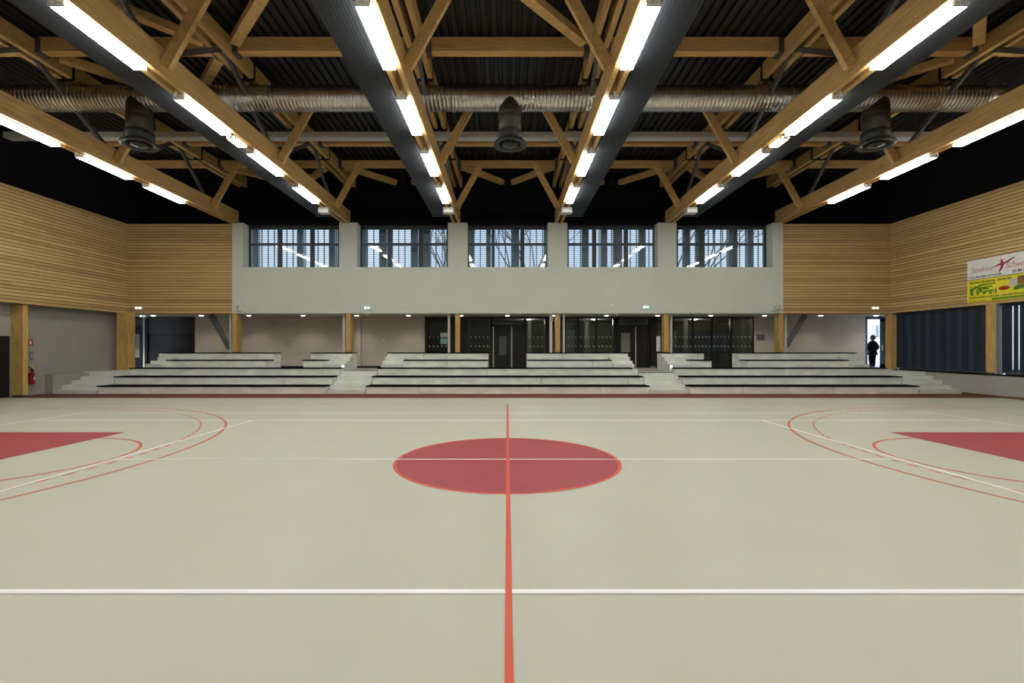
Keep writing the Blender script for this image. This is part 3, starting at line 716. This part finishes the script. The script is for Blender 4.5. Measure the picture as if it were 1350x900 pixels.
for px, lab in ((485, 'round white dome detector under the soffit, left of centre'), (813, 'round white dome detector under the soffit, right of centre')):
    d = 22.2; xx = X(px, d)
    r = thing('dome_detector', (xx, d, ZS), lab, 'sensor', 'dome detectors')
    MB().rings([(0, .07), (-.02, .07), (-.05, .06), (-.08, .035), (-.09, .005)], 'Z', (xx, d, ZS + .004), 16).build('dome', M['white_plastic'], r, smooth=True)
    MB().rings([(0, .085), (-.012, .085)], 'Z', (xx, d, ZS + .004), 16).build('base_plate', M['white_plastic'], r)
def speaker(px, py, w_, lab):
    d = YW - .12; xx, zz = X(px, d), Z(py, d)
    r = thing('wall_speaker', (xx, d, zz - .15), lab, 'speaker', 'white wall speakers')
    box('cabinet', M['white_plastic'], xx - w_/2, xx + w_/2, d, YW - .002, zz - .16, zz + .16, r, bevel=.015)
    box('grille', M['photo_grey'], xx - w_/2 + .02, xx + w_/2 - .02, d - .008, d, zz - .13, zz + .13, r)
    box('badge', M['steel'], xx - .02, xx + .02, d - .014, d - .008, zz - .06, zz + .01, r)
speaker(313.5, 404.5, .2, 'white box speaker on plaster wall beside the left slats')
speaker(1021, 405, .2, 'left one of two white boxes beside the right slats')
speaker(1027.5, 403.5, .2, 'right one of two white boxes beside the right slats')
# red alarm bell pull by the fourth column, wall plate by the sixth
xx, zz = X(729.5, 23.9), Z(420.5, 23.9)
r = thing('alarm_sign', (xx, 23.9, zz), 'small red and white alarm sign left of the fourth foyer column', 'sign')
box('sign_plate', M['red'], xx - .08, xx + .1, 23.9, 23.97, zz - .14, zz + .14, r); box('sign_mark', M['white_plastic'], xx - .05, xx, 23.89, 23.9, zz - .1, zz + .1, r)
xx, zz = X(1003, 23.96), Z(444.5, 23.96)
r = thing('wall_plaque', (xx, 23.97, zz), 'dark grey plaque on the foyer wall right of the four-pane glazing', 'plaque')
box('plate', mat('plaque grey', (.11, .10, .095, 1), .5), xx - .19, xx + .19, 23.96, 23.998, zz - .14, zz + .14, r); box('plaque_border', M['steel'], xx - .2, xx + .2, 23.975, 23.999, zz - .15, zz + .15, r)
# poster in slim glazed strip
xx = X(868.5, 23.9)
tag(box('poster', M['paper'], xx - .1, xx + .1, 23.96, 23.975, Z(463, 23.96), Z(443, 23.96)), 'pale blue poster beside the fifth foyer column', 'poster')
tag(box('socket_plate', M['white_plastic'], X(506, 23.98) - .05, X(506, 23.98) + .05, 23.96, 23.999, Z(449.5, 23.98), Z(447.5, 23.98)), 'tiny white switch plate on beige foyer wall', 'switch')
# ------------------------------------------------------------------ left wall: extinguisher and signs
ex, ey = -18.25, 17.80
r = thing('fire_extinguisher', (ex, ey, .55), 'red fire extinguisher hanging on the left wall beside the wooden column', 'extinguisher')
MB().rings([(0, .05), (.02, .082), (.03, .09), (.42, .09), (.46, .075), (.50, .035), (.54, .03)], 'Z', (ex, ey, .42), 20).build('cylinder', M['red'], r, smooth=True)
MB().box(ex - .03, ex + .03, ey - .03, ey + .03, .955, 1.02).beam((ex, ey - .02, 1.02), (ex, ey - .14, 1.10), .03, .02).build('valve_handle', M['blackmetal'], r)
q = MB(); pts = [(ex + .02, ey - .03, 1.0), (ex + .09, ey - .07, .98), (ex + .11, ey - .09, .86), (ex + .105, ey - .06, .70), (ex + .10, ey - .05, .58)]
for a, c in zip(pts[:-1], pts[1:]): q.tube(a, c, .014, 8)
q.build('hose', M['blackmetal'], r)
box('body_label', M['white_plastic'], ex + .055, ex + .094, ey - .05, ey + .02, .60, .72, r)
box('wall_bracket', M['steel'], -18.4, ex - .07, ey - .03, ey + .03, .75, .82, r)
MB().box(ex - .03, ex + .03, ey - .02, ey + .02, 1.03, 1.12).build('inspection_tag', M['yellow'], r)
def lplate(name, py0, py1, px0, px1, m, lab, cat):
    xw = -18.395; d0 = xw * F / (px0 - XV); d1 = xw * F / (px1 - XV); dm = (d0 + d1) / 2
    r = thing(name, (xw, dm, Z(py1, dm)), lab, cat)
    box('plate', M[m], xw, xw + .012, d0, d1, Z(py1, dm), Z(py0, dm), r)
    return r, xw + .012, d0, d1, Z(py1, dm), Z(py0, dm)
r, xs_, y0, y1, z0, z1 = lplate('extinguisher_sign', 447.5, 455.5, 37.5, 43, 'red', 'small red and white fire sign above the extinguisher', 'sign')
box('sign_symbol', M['white_plastic'], xs_, xs_ + .004, (y0+y1)/2 - .05, y1 - .06, z0 + .05, z1 - .05, r)
r, xs_, y0, y1, z0, z1 = lplate('evacuation_plan', 463.5, 473.5, 39, 44, 'steel', 'grey framed notice between fire sign and extinguisher', 'notice')
box('notice_sheet', M['greywall'], xs_, xs_ + .004, y0 + .03, y1 - .03, z0 + .04, z1 - .04, r)
# ------------------------------------------------------------------ blinds and glazing on the right wall
for n, (y0, y1, lab, gaps) in enumerate(((17.45, 21.68, 'closed navy vertical blinds left of the wooden column', ()), (12.9, 17.06, 'navy vertical blinds with two bright slits, at the right edge', (16.68, 16.48)), (-4.1, 12.55, 'closed navy vertical blinds along the right wall nearest the camera', ()))):
    g = struct(thing('window_%d' % (12 + n), (18.36, (y0+y1)/2, .84), 'tall side window behind the %s' % lab, 'window'))
    f = MB(); f.box(18.33, 18.43, y0, y1, .84, .92).box(18.33, 18.43, y0, y1, ZS - .1, ZS).box(18.33, 18.43, y0, y0+.08, .84, ZS).box(18.33, 18.43, y1-.08, y1, .84, ZS)
    f.build('frame', M['frame'], g)
    box('pane', M['glass'], 18.37, 18.385, y0+.08, y1-.08, .92, ZS-.1, g)
    r = thing('vertical_blind', (18.2, (y0+y1)/2, .86), lab, 'blind', 'navy vertical blinds')
    q = MB(); rg = random.Random(3 + n)
    cuts_ = [y1 - .01] + [v for gp in gaps for v in (gp + .016, gp - .016)] + [y0 + .01]
    k = 0
    for ca, cb in zip(cuts_[0::2], cuts_[1::2]):
        m_ = max(1, round((ca - cb) / .155)); wv = (ca - cb) / m_
        for t in range(m_):
            edge = len(gaps) and (ca < gaps[0] or ca - cb < .5)
            a = 0 if m_ == 1 or (gaps and t in (0, m_ - 1)) else (rg.uniform(.25, .5) if k % 3 == 1 else rg.uniform(-.12, .12))
            hw = wv/2 if a == 0 else wv/2 + .006
            yc = ca - wv * (t + .5); dx, dy = math.sin(a) * hw, math.cos(a) * hw; k += 1
            n0 = len(q.v); z0_, z1_ = .91, ZS - .03
            for tt in (-.002, .002):
                q.v += [(18.2 - dx + tt, yc + dy, z0_), (18.2 + dx + tt, yc - dy, z0_), (18.2 + dx + tt, yc - dy, z1_), (18.2 - dx + tt, yc + dy, z1_)]
            q.f += [tuple(n0 + i_ for i_ in f_) for f_ in ((0,1,2,3),(7,6,5,4),(0,4,5,1),(1,5,6,2),(2,6,7,3),(3,7,4,0))]
    q.build('slats', M['blind'], r)
    box('head_rail', M['darkmetal'], 18.14, 18.26, y0, y1, ZS - .05, ZS - .002, r)
    q = MB(); q.tube((18.2, y0 + .03, .9), (18.2, y1 - .03, .9), .004, 6); q.build('bottom_chain', M['pale_metal'], r)
# far exterior right: pale wall outside the side windows
struct(box('exterior_ground', M['pave'], 18.6, 60, -5, 70, -.05, .55), 'pale paving outside', 'paving')
# ------------------------------------------------------------------ banners on the right wall
TM = Matrix(((0, 0, -1, 0), (-1, 0, 0, 0), (0, 1, 0, 0), (0, 0, 0, 1)))
def text(par, s, x, y, z, size, m, name='lettering', shear=0, sx=1, bold=0):
    cu = bpy.data.curves.new(name, 'FONT'); cu.body = s; cu.size = size; cu.shear = shear; cu.extrude = .002; cu.offset = bold
    tmp = bpy.data.objects.new('t', cu); COL.objects.link(tmp)
    bpy.context.view_layer.update()
    me = bpy.data.meshes.new_from_object(tmp.evaluated_get(bpy.context.evaluated_depsgraph_get()))
    bpy.data.objects.remove(tmp)
    me.transform(Matrix.Translation(Vector((x, y, z)) - ORG[par.name]) @ TM @ Matrix.Diagonal((sx, 1, 1, 1)))
    me.materials.clear(); me.materials.append(m)
    o = bpy.data.objects.new(name, me); COL.objects.link(o); o.parent = par; ORG[o.name] = ORG[par.name]
    return o
def lam(par, name, m, pts, y0, z0, xb, t=.006):
    """flat printed shape: points (along, up) metres from banner's lower far corner"""
    b = MB(); n = len(pts)
    for xx in (xb, xb - t):
        b.v += [(xx, y0 - u, z0 + v) for u, v in pts]
    b.f += [tuple(range(n)), tuple(range(2*n - 1, n - 1, -1))] + [(i, (i+1) % n, n + (i+1) % n, n + i) for i in range(n)]
    return b.build(name, m, par)
BX, BY = 17.965, 18.10
zb0, zb1 = 4.46, 5.19
bw = thing('banner', (BX, BY - 1.4, zb0), 'white dance school banner with red leaping figure on the right wall', 'banner', 'sponsor banners')
box('sheet', M['banner'], BX, XR - .002, BY - 2.85, BY, zb0, zb1, bw)
xb = BX - .001
text(bw, 'Sandrine', xb, BY - .13, zb0 + .24, .30, M['script'], shear=.35, sx=.78)
text(bw, 'Schweick', xb, BY - 1.38, zb0 + .24, .30, M['script'], shear=.35, sx=.78)
text(bw, '3, Rue Montaigne de Dombasle', xb, BY - .06, zb0 + .045, .10, M['ink'], bold=.002, sx=.95)
text(bw, '03 88 63 36 28', xb, BY - 1.62, zb0 + .05, .13, M['ink'], bold=.003)
fig = [(1.14,.12),(1.20,.24),(1.24,.38),(1.05,.36),(.93,.31),(1.05,.40),(1.22,.46),(1.24,.52),(1.22,.56),(1.25,.60),(1.30,.58),(1.30,.52),(1.34,.46),(1.48,.52),(1.66,.60),(1.72,.59),(1.52,.47),(1.36,.40),(1.33,.36),(1.28,.24),(1.18,.12)]
lam(bw, 'dancer_figure', M['dkred'], fig, BY, zb0, xb)
zy0, zy1 = 3.575, 4.42
by = thing('banner', (BX, BY - 1.4, zy0), 'yellow gardening banner with green lettering on the right wall', 'banner', 'sponsor banners')
box('sheet', M['yellow'], BX, XR - .002, BY - 2.85, BY, zy0, zy1, by)
text(by, 'TRAVAUX DE JARDINS - ENTRETIEN', xb, BY - .08, zy0 + .71, .105, M['ink'], bold=.003, sx=.9)
text(by, 'L\u2019espace', xb, BY - .12, zy0 + .45, .24, M['green'], bold=.012, shear=.1)
text(by, 'Vegetal', xb, BY - .32, zy0 + .27, .27, M['green'], bold=.014, shear=.1, sx=.95)
lam(by, 'green_swash', M['green'], [(.10,.50),(.14,.28),(.28,.25),(.22,.34),(.24,.48),(.5,.60),(1.05,.62),(1.05,.66),(.5,.66)], BY, zy0, xb - .001)
lam(by, 'red_oval', M['red'], [(1.35 + .19*math.cos(t*math.pi/10), .42 + .075*math.sin(t*math.pi/10)) for t in range(20)], BY, zy0, xb)
lam(by, 'picture', M['photo_grey'], [(1.52,.44),(1.52,.72),(1.78,.72),(1.78,.44)], BY, zy0, xb)
lam(by, 'picture', M['brownprint'], [(1.79,.50),(1.79,.78),(2.7,.78),(2.7,.50)], BY, zy0, xb)
lam(by, 'picture', M['green'], [(1.66,.30),(1.66,.40),(1.79,.49),(2.7,.49),(2.7,.40),(2.0,.34)], BY, zy0, xb)
text(by, 'PLANTATIONS et GAZONS - DALLAGE PAVAGE', xb, BY - .08, zy0 + .14, .095, M['ink'], bold=.003, sx=.95)
text(by, 'Creation et entretien', xb, BY - .08, zy0 + .03, .08, M['brownprint'], sx=.9)
lam(by, 'green_bar', M['green'], [(.92,.03),(.92,.10),(2.7,.10),(2.7,.03)], BY, zy0, xb)
# ------------------------------------------------------------------ person in the doorway
def skin_mesh(name, verts, edges, radii, m, par, root=0, sub=2):
    me = bpy.data.meshes.new(name); org = ORG[par.name]
    me.from_pydata([tuple(Vector(v)) for v in verts], edges, [])
    o = bpy.data.objects.new(name, me); COL.objects.link(o); o.parent = par; ORG[o.name] = org
    sk = o.modifiers.new('skin', 'SKIN')
    for i, r_ in enumerate(radii):
        me.skin_vertices[0].data[i].radius = (r_, r_) if not isinstance(r_, tuple) else r_
        me.skin_vertices[0].data[i].use_root = i == root
    sk.use_smooth_shade = True
    ss = o.modifiers.new('sub', 'SUBSURF'); ss.levels = sub; ss.render_levels = sub
    me.materials.append(m)
    return o
PXx, PYy, PZz = X(1150.5, 24.75), 24.75, .81
pr = thing('person', (PXx, PYy, PZz), 'person in dark coat and trousers walking out through the open glazed door', 'person')
# local frame: +Y is where the person walks (away from the hall); height 1.68
V, E_, R_ = [], [], []
def add(v, r_, parent_i=None):
    V.append(v); R_.append(r_)
    if parent_i is not None: E_.append((parent_i, len(V) - 1))
    return len(V) - 1
pel = add((0, 0, .88), (.15, .11))
wst = add((0, 0, 1.04), (.13, .10), pel); chest = add((0, .01, 1.24), (.16, .11), wst); nb = add((0, 0, 1.38), (.08, .07), chest)
nk = add((0, .005, 1.44), .05, nb); hd = add((0, .015, 1.51), (.068, .075), nk); h2 = add((0, .02, 1.60), (.072, .09), hd); h3 = add((0, .012, 1.655), (.05, .06), h2)
for s in (-1, 1):
    hip = add((s*.085, 0, .82), .085, pel)
    if s < 0: kn = add((s*.09, .06, .46), .056, hip); an = add((s*.085, -.02, .085), .036, kn); to = add((s*.09, .12, .035), .034, an)
    else: kn = add((s*.085, .03, .46), .056, hip); an = add((s*.08, .03, .085), .036, kn); to = add((s*.085, .17, .035), .034, an)
    sh = add((s*.15, 0, 1.30), .055, chest)
    if s < 0: el = add((s*.235, -.03, 1.08), .043, sh); wr_ = add((s*.225, .06, .86), .028, el); pm = add((s*.215, .085, .79), (.026, .038), wr_)
    else: el = add((s*.27, .0, 1.08), .043, sh); wr_ = add((s*.34, .12, .94), .028, el); pm = add((s*.375, .18, .92), (.026, .036), wr_)
    base = Vector(V[pm]); dr_ = (base - Vector(V[wr_])).normalized()
    for k in range(4):
        off = Vector((0, (k - 1.5) * .02, 0)) if s < 0 else Vector((0, 0, (k - 1.5) * .02))
        L = (.062, .072, .068, .052)[k]
        a = add(tuple(base + off + dr_ * .035), .009, pm); c = add(tuple(base + off + dr_ * (.035 + L*.55)), .0085, a)
        curl = Vector((-s*.02, 0, -.005)); add(tuple(base + off + dr_ * (.035 + L) + curl), .0075, c)
    a = add(tuple(base + (Vector((0, .035, 0)) if s < 0 else Vector((0, 0, .035))) - dr_*.01), .010, pm)
    add(tuple(base + (Vector((0, .05, 0)) if s < 0 else Vector((0, 0, .05))) + dr_*.03), .009, a)
skin_mesh('body', V, E_, R_, M['skin'], pr)
# face on the far side (looks outdoors)
q = MB(); q.rings([(0, .012), (.02, .016), (.045, .006)], 'Z', (PXx, PYy + .105, PZz + 1.535), 10)
q.build('nose', M['skin'], pr, smooth=True)
q = MB()
for s in (-1, 1): q.rings([(-.009, .002), (-.005, .008), (.005, .008), (.009, .002)], 'Z', (PXx + s*.03, PYy + .093, PZz + 1.585), 8)
q.build('eyes', M['shoe'], pr)
q = MB()
for s in (-1, 1): q.rings([(-.03, .006), (-.01, .014), (.02, .016), (.03, .006)], 'Z', (PXx + s*.078, PYy + .01, PZz + 1.575), 8)
q.build('ears', M['skin'], pr, smooth=True)
q = MB().box(PXx - .022, PXx + .022, PYy + .088, PYy + .096, PZz + 1.505, PZz + 1.513); q.build('mouth', M['red'], pr)
# coat
cv = [(0,0,.84), (0,0,1.04), (0,.01,1.22), (0,0,1.36), (0,0,1.43), (-.165,0,1.30), (-.245,-.03,1.08), (-.232,.055,.875), (.165,0,1.30), (.275,0,1.08), (.335,.11,.95), (0,0,.68)]
ce = [(0,1),(1,2),(2,3),(3,4),(2,5),(5,6),(6,7),(2,8),(8,9),(9,10),(0,11)]
skin_mesh('coat', cv, ce, [(.215,.16),(.21,.15),(.20,.15),(.13,.105),(.085,.075),.10,.08,.06,.10,.08,.06,(.17,.15)], M['jacket'], pr)
for s in (-1, 1):
    if s < 0: tv = [(s*.085,0,.80),(s*.09,.06,.46),(s*.085,-.015,.05)]
    else: tv = [(s*.085,0,.80),(s*.085,.03,.46),(s*.08,.03,.05)]
    skin_mesh('trouser_leg', tv, [(0,1),(1,2)], [.11,.088,.07], M['trouser'], pr)
    yy = -.03 if s < 0 else .02
    sv = [(s*.085, yy - .04, .04), (s*.085, yy + .06, .045), (s*.09, yy + .17, .03)]
    skin_mesh('shoe', sv, [(0,1),(1,2)], [.042,.045,.034], M['shoe'], pr)
# curly hair
bm = bmesh.new(); bmesh.ops.create_icosphere(bm, subdivisions=4, radius=1)
rg = random.Random(5)
from mathutils import noise as mnoise
for v in bm.verts:
    n = v.co.normalized(); k = 1 + .12 * mnoise.noise(n * 6) + .06 * mnoise.noise(n * 14)
    v.co = Vector((n.x*(.125 - .01*n.z)*k, n.y*.128*k - .012, n.z*.15*k + 1.585))
bmesh.ops.delete(bm, geom=[v for v in bm.verts if v.co.y > .055 and v.co.z < 1.63], context='VERTS')
me = bpy.data.meshes.new('hair'); bm.to_mesh(me); bm.free(); me.materials.append(M['hair'])
for p in me.polygons: p.use_smooth = True
ho = bpy.data.objects.new('hair', me); COL.objects.link(ho); ho.parent = pr; ORG[ho.name] = ORG[pr.name]
# ------------------------------------------------------------------ outside the door
struct(box('exterior_path', M['pave'], 16.5, 60, 24.2, 60, .7, .81), 'pale paving outside the open door', 'paving')
eb = thing('neighbour_building', (36, 46, .8), 'bright white building with a grey window seen through the open door', 'building')
box('wall', M['facade'], 26, 60, 46, 52, .7, 9, eb)
wf = box('window', M['extglass'], X(1152.5, 46), 38.6, 45.93, 46.01, Z(444, 46), Z(429, 46), eb)
for k in range(5): box('window_bar', M['facade'], X(1152.5, 46) + .38*k, X(1152.5, 46) + .38*k + .06, 45.9, 45.94, Z(444, 46), Z(429, 46), wf)
# bare tree behind the gratings
def tree(x, y, lab):
    q = MB(); rg = random.Random(int(x*10))
    def br(p, d, L, r_, dep):
        e = p + d * L; q.tube(p, e, r_, 6, r_*.65, False)
        if dep == 0: return
        for _ in range(3):
            nd = (d + Vector((rg.uniform(-.8,.8), rg.uniform(-.5,.5), rg.uniform(-.1,.6)))).normalized()
            br(e, nd, L*.68, r_*.6, dep - 1)
    br(Vector((x, y, 0)), Vector((.03, 0, 1)), 4.6, .16, 5)
    o = q.build('bare_tree', M['bark']); tag(o, lab, 'tree', 'bare trees outside')
tree(1.2, 34, 'bare winter tree outside the middle clerestory window')
tree(12.5, 34, 'bare winter tree outside the rightmost clerestory window')
tree(-4.8, 36, 'bare winter tree outside the second clerestory window from left')
# ------------------------------------------------------------------ world, sun, camera
wd_ = bpy.data.worlds.new('overcast sky'); SC.world = wd_; wd_.use_nodes = True
nt = wd_.node_tree; bg = nt.nodes['Background']
tc = nt.nodes.new('ShaderNodeTexCoord'); nz = nt.nodes.new('ShaderNodeTexNoise'); nz.inputs['Scale'].default_value = 2.5; nz.inputs['Detail'].default_value = 4
rp = nt.nodes.new('ShaderNodeValToRGB'); e = rp.color_ramp.elements
e[0].position = .3; e[0].color = (.52, .66, .86, 1); e[1].position = .75; e[1].color = (.80, .88, .98, 1)
nt.links.new(tc.outputs['Generated'], nz.inputs['Vector']); nt.links.new(nz.outputs['Fac'], rp.inputs[0]); nt.links.new(rp.outputs[0], bg.inputs[0])
bg.inputs[1].default_value = 1.45
sl = bpy.data.lights.new('pale sun', 'SUN'); sl.energy = 3.2; sl.angle = .2; so = bpy.data.objects.new('sun', sl); COL.objects.link(so)
so.rotation_euler = (math.radians(50), 0, math.radians(-12)); so.location = (0, 0, 30)
cam = bpy.data.cameras.new('camera'); co = bpy.data.objects.new('camera', cam); COL.objects.link(co)
co.location = (0, 0, HC); co.rotation_euler = (math.pi/2, 0, 0)
cam.sensor_width = 36; cam.lens = F / 1350 * 36
cam.shift_x = (675 - XV) / 1350; cam.shift_y = (YH - 450) / 1350
cam.clip_start = .05; cam.clip_end = 300
SC.camera = co
vs = SC.view_settings; vs.view_transform = 'Standard'; vs.look = 'None'; vs.gamma = 1; vs.exposure = 0; vs.use_curve_mapping = False
SC.cycles.use_denoising = True
SC.cycles.max_bounces = 8; SC.cycles.transparent_max_bounces = 16
